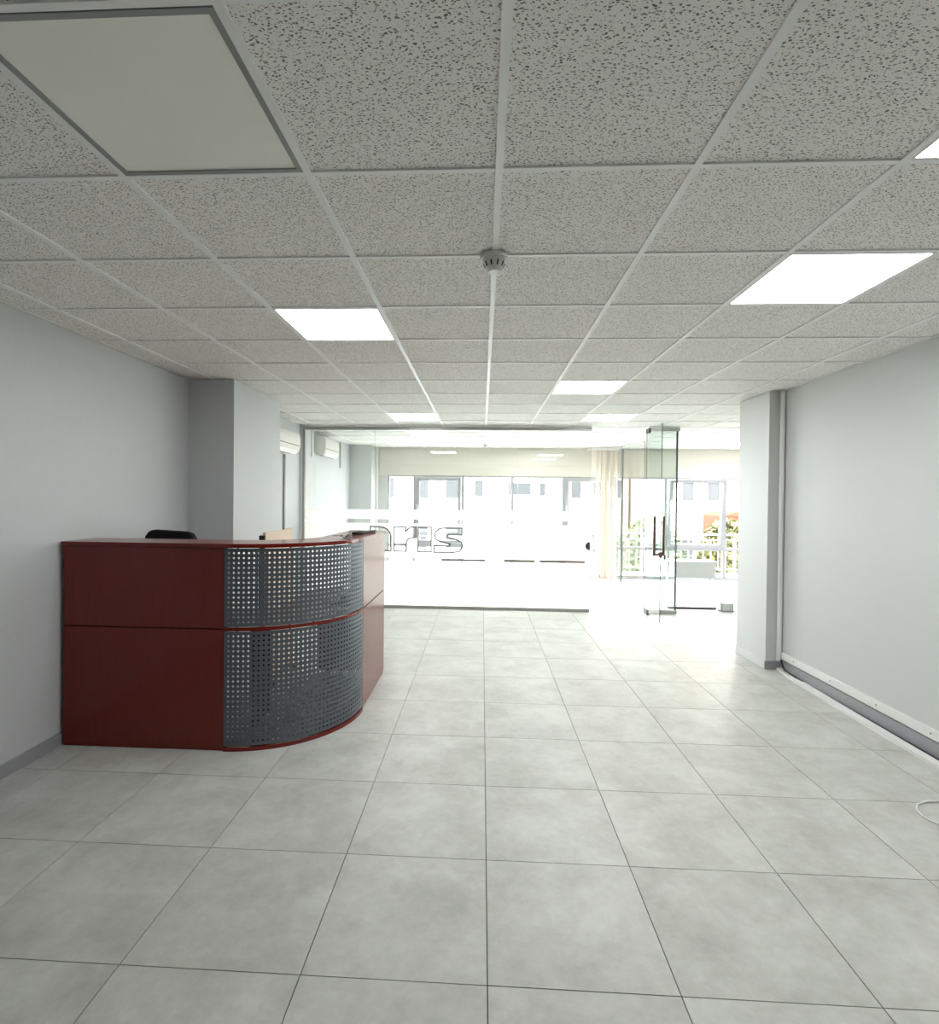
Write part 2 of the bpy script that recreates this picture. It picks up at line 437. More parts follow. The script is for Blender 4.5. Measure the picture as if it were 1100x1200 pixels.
for k, (x0, x1, typ) in enumerate(WIN):
    w = link('window_%d' % (k+1), None, None, ((x0+x1)/2, YW, Z0)); w['kind'] = 'structure'
    w['label'] = ['fixed full-height white window pane', 'white window with a closed opening sash', 'white window with its sash tilted inwards'][typ]
    fr = MB(); e = .028
    rect_frame(fr, x0, x1, Z0, Z1, e, YW+.02, YW+.09)
    fr.box(x0+e, x1-e, YW+.02, YW+.09, ZT-.03, ZT+.03)
    part('window_frame', fr, 'window_pvc', w)
    part('lower_pane', MB().box(x0+e, x1-e, YW+.05, YW+.056, Z0+e, ZT-.03), 'window_glass', w)
    if typ == 0:
        part('upper_pane', MB().box(x0+e, x1-e, YW+.05, YW+.056, ZT+.03, Z1-e), 'window_glass', w)
    else:
        s0, s1, t0, t1 = x0+e+.004, x1-e-.004, ZT+.034, Z1-e-.004
        sm = MB(); rect_frame(sm, s0, s1, t0, t1, .07, YW-.005, YW+.06)
        pn = MB().box(s0+.07, s1-.07, YW+.03, YW+.036, t0+.07, t1-.07)
        hd = MB().box(s0+.02, s0+.04, YW-.05, YW-.03, (t0+t1)/2-.01, (t0+t1)/2+.12).box(s0+.02, s0+.04, YW-.035, YW-.005, (t0+t1)/2-.01, (t0+t1)/2+.03)
        if typ == 2:
            ca, sa = math.cos(math.radians(6)), math.sin(math.radians(6))
            for mm in (sm, pn, hd):
                mm.v = [(x, YW+.02+(y-YW-.02)*ca-(z-t0)*sa, t0+(z-t0)*ca+(y-YW-.02)*sa) for x, y, z in mm.v]
        sash = part('sash', sm, 'window_pvc', w)
        part('upper_pane', pn, 'window_glass', sash)
        part('handle', hd, 'white_plastic', sash)
    if typ == 2:
        gk = MB(); gk.box(x1-e-.012, x1-e, YW+.0, YW+.06, ZT+.05, ZT+.8)
        part('gasket', gk, 'dark_metal', w)

# ------------------------------------------------------------------ glass partition with frosted film
gp = thing('glass_partition', (-.5, YG, 0), 'wide frameless glass partition with frosted film bands and cut-out letters', 'glass partition')
GX0, GX1, GZ0, GZ1 = -2.5, 1.488, .045, 2.49
part('header_rail', MB().box(GX0-.03, GX1, YG-.025, YG+.025, 2.488, 2.533), 'aluminium', gp, bevel=.003)
part('bottom_rail', MB().box(GX0-.03, GX1, YG-.025, YG+.025, 0.0, .045), 'aluminium', gp, bevel=.003)
part('side_post', MB().box(GX0-.03, GX0, YG-.025, YG+.025, .045, 2.488), 'aluminium', gp)
part('wall_filler', MB().box(XL, GX0-.03, YG-.03, YG+.03, 0, HC), 'wall_paint', gp)
part('ceiling_filler', MB().box(GX0-.03, GX1, YG-.02, YG+.02, 2.533, HC), 'grid_white', gp)
def pane(name, x0, x1, y0, y1, z0, z1, parent, mat='clear_glass', edge_axis='y'):
    mb = MB()
    v = [(x0,y0,z0),(x1,y0,z0),(x1,y1,z0),(x0,y1,z0),(x0,y0,z1),(x1,y0,z1),(x1,y1,z1),(x0,y1,z1)]
    fs = [(0,3,2,1),(4,5,6,7),(0,1,5,4),(1,2,6,5),(2,3,7,6),(3,0,4,7)]
    face = (2, 4) if edge_axis == 'y' else (3, 5)
    for q, f in enumerate(fs): mb.add(v, [f], 0 if q in face else 1)
    return part(name, mb, [mat, 'glass_edge'], parent)
joints = [GX0, -1.506, .487, GX1]
for a, b in zip(joints[:-1], joints[1:]): pane('glass_pane', a+.001, b-.001, YG-.005, YG+.005, GZ0, GZ1, gp)
U = lambda x0, x1, z0, z1, pts: [(x0+(x1-x0)*u, z0+(z1-z0)*v) for u, v in pts]
LET = {
 'a': [(-1.27,.80),(-1.27,1.0),(-1.285,1.055),(-1.32,1.10),(-1.37,1.125),(-1.43,1.135),(-1.56,1.135),(-1.56,1.045),(-1.46,1.045),(-1.42,1.03),(-1.40,.99),(-1.395,.80)],
 'r': [(-1.221,.80),(-1.053,.80),(-1.053,.92),(-1.035,.965),(-.99,.99),(-.912,.99),(-.912,1.14),(-.98,1.135),(-1.03,1.105),(-1.065,1.06),(-1.065,1.135),(-1.221,1.135)],
 'i': [(-.885,.795),(-.705,.795),(-.705,1.135),(-.885,1.135)],
 's': U(-.658, -.265, .79, 1.13, [(0,0),(.65,0),(.86,.05),(.97,.16),(1,.3),(.95,.42),(.82,.51),(.55,.585),(.46,.63),(.46,.69),(.52,.73),(.62,.74),(.97,.72),(.97,1),(.4,1),(.17,.95),(.04,.83),(.01,.68),(.06,.54),(.2,.44),(.45,.38),(.55,.33),(.53,.27),(.42,.25),(0,.27)])}
def film(name, x0, x1, z0, z1, holes=()):
    cu = bpy.data.curves.new('film_outline', 'CURVE'); cu.dimensions = '2D'; cu.fill_mode = 'BOTH'; cu.extrude = .0004
    for poly in [[(x0, z0), (x1, z0), (x1, z1), (x0, z1)]] + list(holes):
        sp = cu.splines.new('POLY'); sp.points.add(len(poly)-1); sp.use_cyclic_u = True
        for q, (u, v) in zip(sp.points, poly): q.co = (u, v, 0, 1)
    tmp = bpy.data.objects.new('film_tmp', cu); COL.objects.link(tmp)
    me = bpy.data.meshes.new_from_object(tmp.evaluated_get(bpy.context.evaluated_depsgraph_get()))
    bpy.data.objects.remove(tmp); bpy.data.curves.remove(cu)
    me.transform(Matrix.Rotation(math.pi/2, 4, 'X'))
    me.transform(Matrix.Translation((-wloc(gp).x, -.0065, 0)))
    me.materials.clear(); me.materials.append(MATS['frosted_film']); me.name = name
    return link(name, me, gp)
film('frosted_film', GX0+.005, GX1-.012, .06, .661)
lf = film('frosted_film', GX0+.005, GX1-.012, .709, 1.185, list(LET.values()))
lf['label'] = 'frosted film band with large cut-out letters'
film('frosted_film', GX0+.005, GX1-.012, 1.244, 1.375)
for ch, poly in LET.items():  # added lines: contrast of film against clear glass drawn in grey
    mb = MB(); n = len(poly); hw = .010
    for q in range(n):
        (xa, za), (xb, zb) = poly[q], poly[(q+1) % n]
        L = math.hypot(xb-xa, zb-za); dx, dz = (xb-xa)/L, (zb-za)/L; nx, nz_ = -dz*hw, dx*hw
        ex, ez = dx*hw*.8, dz*hw*.8
        mb.prism([(xa-ex+nx, za-ez+nz_), (xb+ex+nx, zb+ez+nz_), (xb+ex-nx, zb+ez-nz_), (xa-ex-nx, za-ez-nz_)], 'y', YG-.0085, YG-.0072)
    part('edge_contrast_line', mb, 'stand_in_grey', gp, label='added grey line for the edge contrast of the letter %s on the glass' % ch)
for xa, xb in ((-.56, .06), (.31, .74), (.80, 1.42)):  # strips added in place of the dark line visible through the clear gap
    part('gap_view_strip', MB().box(xa, xb, YG-.0085, YG-.0065, .668, .703), 'stand_in_grey', gp, label='added grey strip standing in for the dark line seen through the film gap')
lk = MB()
arc = [(1.484+.06*math.cos(a), .906+.06*math.sin(a)) for a in [math.pi/2+math.pi*k/14 for k in range(15)]]
lk.prism(arc, 'y', YG-.02, YG+.02)
part('lock', lk, 'dark_metal', gp, label='dark half-round glass lock')

# fixed side light and door
fp = thing('glass_sidelight', (2.45, YG, 0), 'narrow fixed glass panel between the open door and the corner', 'glass panel')
part('header_rail', MB().box(2.262, 2.67, YG-.025, YG+.025, 2.488, 2.533), 'aluminium', fp)
part('bottom_rail', MB().box(2.262, 2.66, YG-.025, YG+.025, 0, .05), 'aluminium', fp)
part('ceiling_filler', MB().box(2.262, 2.67, YG-.015, YG+.015, 2.533, HC), 'grid_white', fp)
pane('glass_pane', 2.264, 2.64, YG-.005, YG+.005, .05, 2.488, fp, 'door_glass')
part('corner_profile', MB().box(2.64, 2.652, YG-.012, YG+.012, .05, 2.488), 'dark_metal', fp)

sg = thing('glass_side_partition', (2.64, 9.0, 0), 'glass partition running back to the windows beside the vertical blinds', 'glass partition')
part('header_rail', MB().box(2.63, 2.65, YG+.03, YW-.03, 2.515, HC), 'skirting_pale', sg)
part('bottom_rail', MB().box(2.63, 2.65, YG+.03, YW-.03, 0, .018), 'skirting_pale', sg)
for a, b in ((YG+.014, 9.05), (9.05, 10.44)): pane('glass_pane', 2.635, 2.645, a+.001, b-.001, .018, 2.515, sg, 'clear_glass', 'x')
part('post', MB().box(2.62, 2.66, 10.44, 10.49, 0, HC), 'aluminium', sg, bevel=.003)
pane('glass_pane', 2.635, 2.645, 10.491, YW-.03, .018, 2.515, sg, 'clear_glass', 'x')

dr = thing('glass_door', (2.232, 7.56, 0), 'open frameless glass door with long bronze pull bars', 'door')
DY0, DY1, DX = 6.93, 7.565, 2.232
pane('glass_pane', DX-.005, DX+.005, DY0, DY1, .012, 2.505, dr, 'door_glass', 'x')
part('top_patch', MB().box(DX-.014, DX+.014, DY1-.14, DY1+.003, 2.45, 2.51), 'dark_metal', dr, bevel=.002)
part('bottom_patch', MB().box(DX-.014, DX+.014, DY1-.14, DY1+.003, .005, .075), 'dark_metal', dr, bevel=.002)
hy = 7.0
for s in (-1, 1):
    h = MB(); x = DX+s*.058
    h.tube([(x, hy, .845), (x, hy, 1.345)], .018, 10)
    ho = part('pull_bar', h, 'bronze', dr, smooth=True)
    for zz in (.925, 1.265):
        part('standoff', MB().tube([(DX+s*.005, hy, zz), (x, hy, zz)], .008, 8), 'bronze', ho, smooth=True)
lk = part('lock', MB().box(DX-.022, DX+.022, DY0-.004, DY0+.09, .83, .895), 'bronze', dr, bevel=.003)
part('lock_knob', MB().tube([(DX-.022, 6.97, .862), (DX-.055, 6.97, .862)], .012, 10), 'bronze', lk, smooth=True)
part('key', MB().box(DX+.022, DX+.05, 6.968, 6.972, .855, .869).box(DX+.05, DX+.075, 6.967, 6.973, .80, .86), 'dark_metal', lk)

# ------------------------------------------------------------------ reception counter
CXA, CXB, CXE = -2.545, -1.54, -.85     # left end, start of the curve, outer side
CYF, CR, CYE, CH = 3.195, .69, 4.75, 1.25
def arc_pts(r, n=32, a0=-math.pi/2, a1=0.0):
    return [(CXB+r*math.cos(a0+(a1-a0)*k/n), CYF+CR+r*math.sin(a0+(a1-a0)*k/n)) for k in range(n+1)]
rc = thing('reception_counter', (-1.6, 3.5, 0), 'curved cherry reception counter with perforated grey metal front', 'reception desk')
def outline(d0, d1, x0=CXA, y1=CYE, n=32):
    o = [(x0, CYF+d0)] + arc_pts(CR-d0, n) + [(CXE-d0, y1)]
    i = [(CXE-d1, y1)] + arc_pts(CR-d1, n)[::-1] + [(x0, CYF+d1)]
    return o, i
def ring_slab(mb, d0, d1, z0, z1, x0=CXA, y1=CYE):
    o, i = outline(d0, d1, x0, y1); n = len(o); i = i[::-1]
    vs = [(x, y, z0) for x, y in o] + [(x, y, z0) for x, y in i] + [(x, y, z1) for x, y in o] + [(x, y, z1) for x, y in i]
    fs = []
    for k in range(n-1):
        fs += [(k, k+1, n+k+1, n+k), (2*n+k, 3*n+k, 3*n+k+1, 2*n+k+1), (k, 2*n+k, 2*n+k+1, k+1), (n+k, n+k+1, 3*n+k+1, 3*n+k)]
    fs += [(0, n, 3*n, 2*n), (n-1, 3*n-1, 4*n-1, 2*n-1)]
    return mb.add(vs, fs)
part('counter_top', ring_slab(MB(), -.012, .30, CH-.024, CH, CXA-.008, CYE+.006), 'cherry_laminate', rc)
ZS = .735
for z0, z1 in ((.02, ZS-.004), (ZS+.004, CH-.026)):
    part('front_panel', MB().box(CXA, CXB-.002, CYF, CYF+.018, z0, z1), 'cherry_laminate', rc, bevel=.0015)
    part('side_panel', MB().box(CXE-.018, CXE, CYF+CR+.012, CYE, z0, z1), 'cherry_laminate', rc, bevel=.0015)
part('seam_rail', MB().box(CXA+.02, CXB-.01, CYF+.019, CYF+.035, ZS-.03, ZS+.03), 'cherry_laminate', rc)
part('end_panel', MB().box(CXE-.30, CXE-.02, CYE-.018, CYE, .02, CH-.026), 'cherry_laminate', rc)
part('left_end_panel', MB().box(CXA, CXA+.018, CYF+.02, CYF+.60, .02, CH-.026), 'cherry_laminate', rc)
part('curve_post', MB().box(CXB-.001, CXB+.006, CYF+.001, CYF+.03, .02, CH-.026), 'cherry_laminate', rc)
part('edge_strip', MB().box(CXE-.012, CXE-.001, CYF+CR, CYF+CR+.009, .02, CH-.026), 'frame_grey', rc, label='grey metal strip between curved front and side panel')
def arc_band(z0, z1, d0, d1):
    mb = MB(); o = arc_pts(CR-d0, 32); i = arc_pts(CR-d1, 32); n = 33
    vs = [(x, y, z0) for x, y in o]+[(x, y, z0) for x, y in i]+[(x, y, z1) for x, y in o]+[(x, y, z1) for x, y in i]; fs = []
    for k in range(n-1): fs += [(k, k+1, n+k+1, n+k), (2*n+k, 3*n+k, 3*n+k+1, 2*n+k+1), (k, 2*n+k, 2*n+k+1, k+1), (n+k, n+k+1, 3*n+k+1, 3*n+k)]
    fs += [(0, n, 3*n, 2*n), (n-1, 3*n-1, 4*n-1, 2*n-1)]
    return mb.add(vs, fs)
part('middle_shelf', arc_band(ZS-.010, ZS+.012, -.006, .26), 'cherry_laminate', rc)
part('plinth', ring_slab(MB(), .004, .12, .0, .02), 'cherry_laminate', rc)
part('bottom_rim', arc_band(.0, .024, -.008, .02), 'cherry_laminate', rc)
def perforated(z0, z1):
    mb = MB(); L = CR*math.pi/2; ncol = 36; marg = .012; zm = .012
    ps = (L-2*marg)/ncol; nrow = round((z1-z0-2*zm)/.0305); pz = (z1-z0-2*zm)/nrow
    rh = .0066
    def P(s, z):
        a = -math.pi/2 + s/CR
        return (CXB+CR*math.cos(a), CYF+CR+CR*math.sin(a), z)
    for c in range(ncol):
        for r in range(nrow):
            cs, cz = marg+(c+.5)*ps, z0+zm+(r+.5)*pz
            sq = [(1,0),(1,1),(0,1),(-1,1),(-1,0),(-1,-1),(0,-1),(1,-1)]
            vs = [P(cs+u*ps/2, cz+v*pz/2) for u, v in sq] + [P(cs+rh*math.cos(k*math.pi/4), cz+rh*math.sin(k*math.pi/4)) for k in range(8)]
            mb.add(vs, [(k, (k+1) % 8, 8+(k+1) % 8, 8+k) for k in range(8)])
    for k in range(24):
        s0, s1 = L*k/24, L*(k+1)/24
        mb.add([P(s0, z0), P(s1, z0), P(s1, z0+zm), P(s0, z0+zm)], [(0, 1, 2, 3)])
        mb.add([P(s0, z1-zm), P(s1, z1-zm), P(s1, z1), P(s0, z1)], [(0, 1, 2, 3)])
    for s0, s1 in ((0, marg), (L-marg, L)):
        mb.add([P(s0, z0+zm), P(s1, z0+zm), P(s1, z1-zm), P(s0, z1-zm)], [(0, 1, 2, 3)])
    return mb
for z0, z1 in ((.03, ZS-.014), (ZS+.016, CH-.029)):
    o = part('perforated_panel', perforated(z0, z1), 'perforated_steel', rc)
    so = o.modifiers.new('thickness', 'SOLIDIFY'); so.thickness = .0015
for k in range(7):
    a = -math.pi/2 + math.pi/2*(k+.5)/7
    for zc in (CH-.029, ZS+.013, ZS-.013):
        part('spacer_pin', MB().tube([(CXB+(CR-.008)*math.cos(a), CYF+CR+(CR-.008)*math.sin(a), zc-.006), (CXB+(CR-.008)*math.cos(a), CYF+CR+(CR-.008)*math.sin(a), zc+.006)], .006, 8), 'bronze', rc)
part('inner_worktop', ring_slab(MB(), .26, .60, .715, .738, CXA+.02, CYE-.02), 'cherry_laminate', rc)
for x in (-1.98, -1.5): part('inner_support', MB().box(x, x+.018, CYF+.28, CYF+.58, .02, .715), 'cherry_laminate', rc)
part('inner_support', MB().box(CXE-.58, CXE-.28, CYE-.05, CYE-.032, .02, .715), 'cherry_laminate', rc)

# things on and behind the counter
ks = thing('bunch_of_keys', (-.955, 3.78, CH), 'small dark bunch of keys on the counter bend', 'keys')
part('key_ring', MB().tube([(-.955+.018*math.cos(2*math.pi*k/14), 3.78+.018*math.sin(2*math.pi*k/14), CH+.006+.003*math.sin(k)) for k in range(14)], .0025, 6, closed=True), 'black_plastic', ks, smooth=True)
for a, l in ((.3, .055), (1.6, .05), (3.0, .06), (3.9, .05), (5.6, .055)):
    c_, s_ = math.cos(a), math.sin(a); q = MB()
    q.lathe([(.011, 0), (.012, .003), (.011, .006)], (-.955+.030*c_, 3.78+.030*s_, CH+.004+.003*a), 10)
    P0 = lambda u, v: (-.955+u*c_-v*s_, 3.78+u*s_+v*c_)
    q.prism([P0(.034, -.004), P0(.03+l, -.004), P0(.03+l, .004), P0(.034, .004)], 'z', CH+.006+.003*a, CH+.009+.003*a)
    part('key', q, 'black_plastic', ks)
mk = thing('marker_pen', (-.93, 4.28, CH), 'fat black marker pen with green end on the counter', 'marker')
a0, b0, d_ = Vector((-.985, 4.12, CH+.0125)), Vector((-.875, 4.44, CH+.0125)), None
d_ = (b0-a0)
part('barrel', MB().tube([a0+d_*.40, a0+d_*.97, b0], [.0115, .0115, .009], 12), 'black_plastic', mk, smooth=True)
part('cap', MB().tube([a0, a0+d_*.03, a0+d_*.41], [.0095, .0125, .0125], 12), 'green_plastic', mk, smooth=True)

ch = thing('office_chair', (-2.288, 3.875, 0), 'black office chair with only its backrest showing above the counter', 'chair', rz=math.radians(177))
def rbox(x0, x1, y0, y1, z0, z1): return MB().box(x0, x1, y0, y1, z0, z1)
bk = MB()
prof = [(x*.93-.012, z) for x, z in [(-.20, .62), (-.215, .70), (-.215, 1.14), (-.205, 1.22), (-.18, 1.262), (-.13, 1.275), (.13, 1.285), (.17, 1.275), (.20, 1.24), (.215, 1.18), (.215, .70), (.20, .62), (.15, .58), (-.15, .58)]]
bk.prism(prof, 'y', -.045, .02)
part('backrest', bk, 'black_fabric', ch, local=True, bevel=.015)
part('seat', rbox(-.205, .205, .03, .46, .44, .52), 'black_fabric', ch, local=True, bevel=.025)
part('back_bracket', MB().tube([(0, .2, .43), (0, -.03, .44), (0, -.065, .52), (0, -.06, .9)], .02, 8), 'black_plastic', ch, local=True)
part('gas_lift', MB().lathe([(.028, .09), (.028, .28), (.016, .28), (.016, .44)], (0, .25, 0), 14), 'black_plastic', ch, local=True, smooth=True)
for k in range(5):
    a = 2*math.pi*k/5+.3
    leg = part('base_leg', MB().tube([(.02*math.cos(a), .25+.02*math.sin(a), .11), (.21*math.cos(a), .25+.21*math.sin(a), .075)], [.024, .014], 8), 'black_plastic', ch, local=True)
    cx, cy = .205*math.cos(a), .25+.205*math.sin(a)
    part('caster', MB().tube([(cx-.02*math.sin(a), cy+.02*math.cos(a), .028), (cx+.02*math.sin(a), cy-.02*math.cos(a), .028)], .028, 12), 'black_plastic', leg, local=True, smooth=True)
for s in (-1, 1):
    part('armrest', MB().tube([(s*.18, .12, .47), (s*.21, .12, .48), (s*.215, .14, .66), (s*.215, .34, .665)], .016, 8), 'black_plastic', ch, local=True, smooth=True)

bd = thing('side_screen', (-1.74, 4.59, 0), 'pale wood board with a black front edge standing behind the counter', 'screen')
part('board', MB().box(-1.755, -1.73, 4.29, 4.91, .03, 1.248), 'pale_wood', bd, bevel=.003)
part('edge_band', MB().box(-1.775, -1.73, 4.262, 4.289, .03, 1.225), 'black_plastic', bd, label='black front edge', bevel=.004)
for y in (4.35, 4.82): part('foot', MB().box(-1.83, -1.66, y, y+.04, 0, .03), 'black_plastic', bd)

# ------------------------------------------------------------------ wall fittings on the left
def air_conditioner(y0, y1, z0, z1, d, label):
    t = thing('air_conditioner', (XL, (y0+y1)/2, z0), label, 'air conditioner')
    h = z1-z0
    prof = [(XL+.001, z0+.03), (XL+.001, z1), (XL+d*.75, z1), (XL+d*.95, z1-.03), (XL+d, z1-.08), (XL+d, z0+h*.32), (XL+d*.93, z0+h*.14), (XL+d*.70, z0), (XL+d*.3, z0)]
    part('body', MB().prism(prof, 'y', y0, y1), 'cream_plastic', t, bevel=.006)
    part('front_slot', MB().prism([(XL+d+.001, z0+h*.33), (XL+d+.001, z0+h*.36), (XL+d-.01, z0+h*.36), (XL+d-.01, z0+h*.33)], 'y', y0+.03, y1-.03), 'dark_metal', t)
    part('louvre', MB().prism([(XL+d*.72, z0-.002), (XL+d*.94, z0+h*.13), (XL+d*.96, z0+h*.12), (XL+d*.75, z0-.012)], 'y', y0+.05, y1-.05), 'white_plastic', t)
    part('outlet_slot', MB().prism([(XL+d*.40, z0-.003), (XL+d*.62, z0-.003), (XL+d*.62, z0+.002), (XL+d*.40, z0+.002)], 'y', y0+.06, y1-.06), 'dark_metal', t)
    return t
air_conditioner(6.22, 7.0, 2.10, 2.38, .20, 'white air conditioner on the wall in front of the glass')
air_conditioner(8.21, 9.0, 2.185, 2.475, .18, 'white air conditioner on the wall behind the glass partition')
def vtrunk(y, z0, z1, w, mat, label):
    solo('cable_trunking', MB().box(XL, XL+.025, y-w/2, y+w/2, z0, z1), mat, (XL, y, z0), label, 'trunking')
vtrunk(6.93, .075, 2.09, .035, 'frame_grey', 'dark vertical trunking strip below the nearer air conditioner')
vtrunk(8.09, 2.15, HC-.005, .06, 'white_plastic', 'short white trunking beside the air conditioner behind the glass')
vtrunk(9.71, 2.07, HC-.02, .06, 'bench_grey', 'short grey vertical trunking past the air conditioner behind the glass')
solo('pipe_cover', MB().box(-2.14, -2.09, 10.80, YW, 0, HC-.001), 'white_plastic', (-2.115, 10.85, 0), 'white vertical pipe cover beside the far grey pier', 'pipe')

# ------------------------------------------------------------------ smoke detectors
def detector(x, y, label):
    t = thing('smoke_detector', (x, y, HC), label, 'smoke detector', 'smoke detectors')
    part('base', MB().lathe([(.058, -.012), (.060, -.004), (.060, 0)], (x, y, HC), 28), 'cream_plastic', t, smooth=True)
    hd = part('head', MB().lathe([(.030, -.062), (.034, -.058), (.037, -.046), (.047, -.026), (.050, -.012)], (x, y, HC), 28), 'cream_plastic', t, smooth=True)
    for k in range(10):
        a = 2*math.pi*k/10
        c_, s_ = math.cos(a), math.sin(a)
        q = MB(); w = .0035
        for r0, za, r1, zb in ((.0375, -.047, .0465, -.029),):
            q.add([(x+(r0+.001)*c_-w*s_, y+(r0+.001)*s_+w*c_, HC+za), (x+(r0+.001)*c_+w*s_, y+(r0+.001)*s_-w*c_, HC+za),
                   (x+(r1+.001)*c_+w*s_, y+(r1+.001)*s_-w*c_, HC+zb), (x+(r1+.001)*c_-w*s_, y+(r1+.001)*s_+w*c_, HC+zb),
                   (x+(r0-.006)*c_, y+(r0-.006)*s_, HC+za), (x+(r1-.006)*c_, y+(r1-.006)*s_, HC+zb)],
                  [(0, 1, 2, 3), (0, 4, 1), (2, 5, 3), (0, 3, 5, 4), (1, 4, 5, 2)])
        part('vent_slot', q, 'dark_metal', hd)
    part('lens_cap', MB().lathe([(.026, -.066), (.030, -.062)], (x, y, HC), 24), 'white_plastic', t, smooth=True)
detector(.040, 2.305, 'round white smoke detector on a grid crossing in front of the partition')
detector(.06, 10.1, 'round white smoke detector behind the glass near the windows')

# ------------------------------------------------------------------ right wall trunking and cables
vp = thing('pipe_casing', (2.728, 5.12, 0), 'slim white vertical pipe casing in the corner beside the right pier', 'pipe')
part('casing', MB().tube([(2.726, YR0-.025, .09), (2.726, YR0-.025, HC-.002)], .022, 14), 'white_plastic', vp, smooth=True)
part('clip', MB().lathe([(.026, 0), (.026, .025)], (2.726, YR0-.025, 2.25), 14), 'white_plastic', vp)
wt = thing('wall_trunking', (XR, 3.0, .1), 'white trunking screwed along the foot of the smooth right wall', 'trunking')
part('body', MB().box(XR-.018, XR, -1.6, YR0-.05, .11, .172), 'white_plastic', wt, bevel=.003)
for y in (2.0, 2.6, 3.2, 3.44, 3.9, 4.4, 4.9):
    part('screw', MB().tube([(XR-.017, y, .142), (XR-.021, y, .142)], .006, 8), 'frame_grey', wt)
ft = MB()
pth = [(2.735, 5.12), (2.715, 4.95), (2.70, 4.75), (2.690, 4.4), (2.682, 4.08), (2.676, 3.66), (2.672, 3.33), (2.67, 2.6), (2.67, 1.2)]
for (xa, ya), (xb, yb) in zip(pth[:-1], pth[1:]):
    w = .030
    za, zb = .0, .0
    ft.add([(xa-w, ya, 0), (xa+w, ya, 0), (xb+w, yb, 0), (xb-w, yb, 0), (xa-w, ya, .022), (xa+w, ya, .022), (xb+w, yb, .022), (xb-w, yb, .022)],
           [(0,1,2,3), (4,7,6,5), (0,4,5,1), (1,5,6,2), (2,6,7,3), (3,7,4,0)])
solo('floor_trunking', ft, 'white_plastic', (2.69, 3.5, 0), 'long white trunking strip lying loose on the floor by the wall', 'trunking')
solo('power_cable', MB().tube([(2.728, 5.09, .10), (2.722, 5.06, .07), (2.70, 4.98, .045), (2.715, 4.86, .03), (2.727, 4.7, .012), (2.732, 4.2, .010), (2.730, 3.6, .010), (2.732, 2.5, .010)], .008, 8), 'black_plastic', (2.72, 4.9, 0), 'dark cable running out of the pipe casing behind the loose trunking', 'cable', smooth=True)
loop = [(2.60, 2.86), (2.48, 2.905), (2.358, 2.918), (2.298, 2.914), (2.228, 2.880), (2.187, 2.829), (2.171, 2.776), (2.180, 2.735), (2.205, 2.700), (2.28, 2.655), (2.4, 2.61), (2.55, 2.55), (2.62, 2.5)]
solo('thin_cable', MB().tube([(x, y, .0045) for x, y in loop], .0042, 8), 'white_plastic', (2.35, 2.75, 0), 'loop of thin white cable lying on the bare floor tiles', 'cable', smooth=True)
fb = thing('floor_box', (3.44, 7.86, 0), 'small grey socket box on the floor near the glass corner', 'box')
part('body', MB().box(3.37, 3.53, 7.80, 7.92, .012, .115), 'screen_grey', fb, bevel=.006)
part('base_plate', MB().box(3.36, 3.545, 7.785, 7.935, 0, .012), 'frame_grey', fb)
part('side_cover', MB().box(3.345, 3.369, 7.81, 7.91, .012, .125), 'white_plastic', fb, bevel=.004)
solo('floor_strip', MB().prism([(0, 0), (.035, 0), (.030, .028), (.005, .028)], 'x', 2.67, 3.345).add([], []), 'dark_metal', (0, 0, 0), 'thin dark cable strip on the floor leading to the socket box', 'trunking')
bpy.data.objects['floor_strip'].location = (0, 7.93, 0)

# ------------------------------------------------------------------ bench by the tilted window, vertical blinds
bn = thing('low_bench', (4.1, 10.35, 0), 'low bench with a grey front board on thin white legs', 'bench')
part('front_board', MB().box(3.50, 4.31, 10.26, 10.28, .12, .42), 'bench_grey', bn, bevel=.003)
part('top', MB().box(3.48, 4.33, 10.26, 10.60, .42, .435), 'white_plastic', bn, bevel=.003)
for x in (3.52, 4.27):
    for y in (10.29, 10.55): part('leg', MB().box(x, x+.03, y, y+.03, 0, .42), 'white_plastic', bn)

vb = thing('vertical_blind', (2.38, 10.6, 0), 'bunched beige vertical blind hanging at the glass corner', 'blind')
part('headrail', MB().box(2.0, 2.60, 10.575, 10.625, 2.50, HC-.002), 'white_plastic', vb)
xs = [(2.20, 40), (2.275, 55), (2.33, -20), (2.385, 30), (2.43, 60), (2.475, 35), (2.52, 65), (2.565, 50)]
for k, (x, a) in enumerate(xs):
    s = MB(); a = math.radians(a); hx, hy_ = .04*math.cos(a), .04*math.sin(a)
    nx, ny = -math.sin(a)*.0008, math.cos(a)*.0008
    s.prism([(x-hx-nx, 10.6-hy_-ny), (x+hx-nx, 10.6+hy_-ny), (x+hx+nx, 10.6+hy_+ny), (x-hx+nx, 10.6-hy_+ny)], 'z', .06, 2.5)
    so = part('slat', s, 'blind_fabric', vb)
    w = MB(); nx *= 3; ny *= 3
    w.prism([(x-hx-nx, 10.6-hy_-ny), (x+hx-nx, 10.6+hy_-ny), (x+hx+nx, 10.6+hy_+ny), (x-hx+nx, 10.6-hy_+ny)], 'z', .03, .062)
    part('weight', w, 'pale_wood', so)

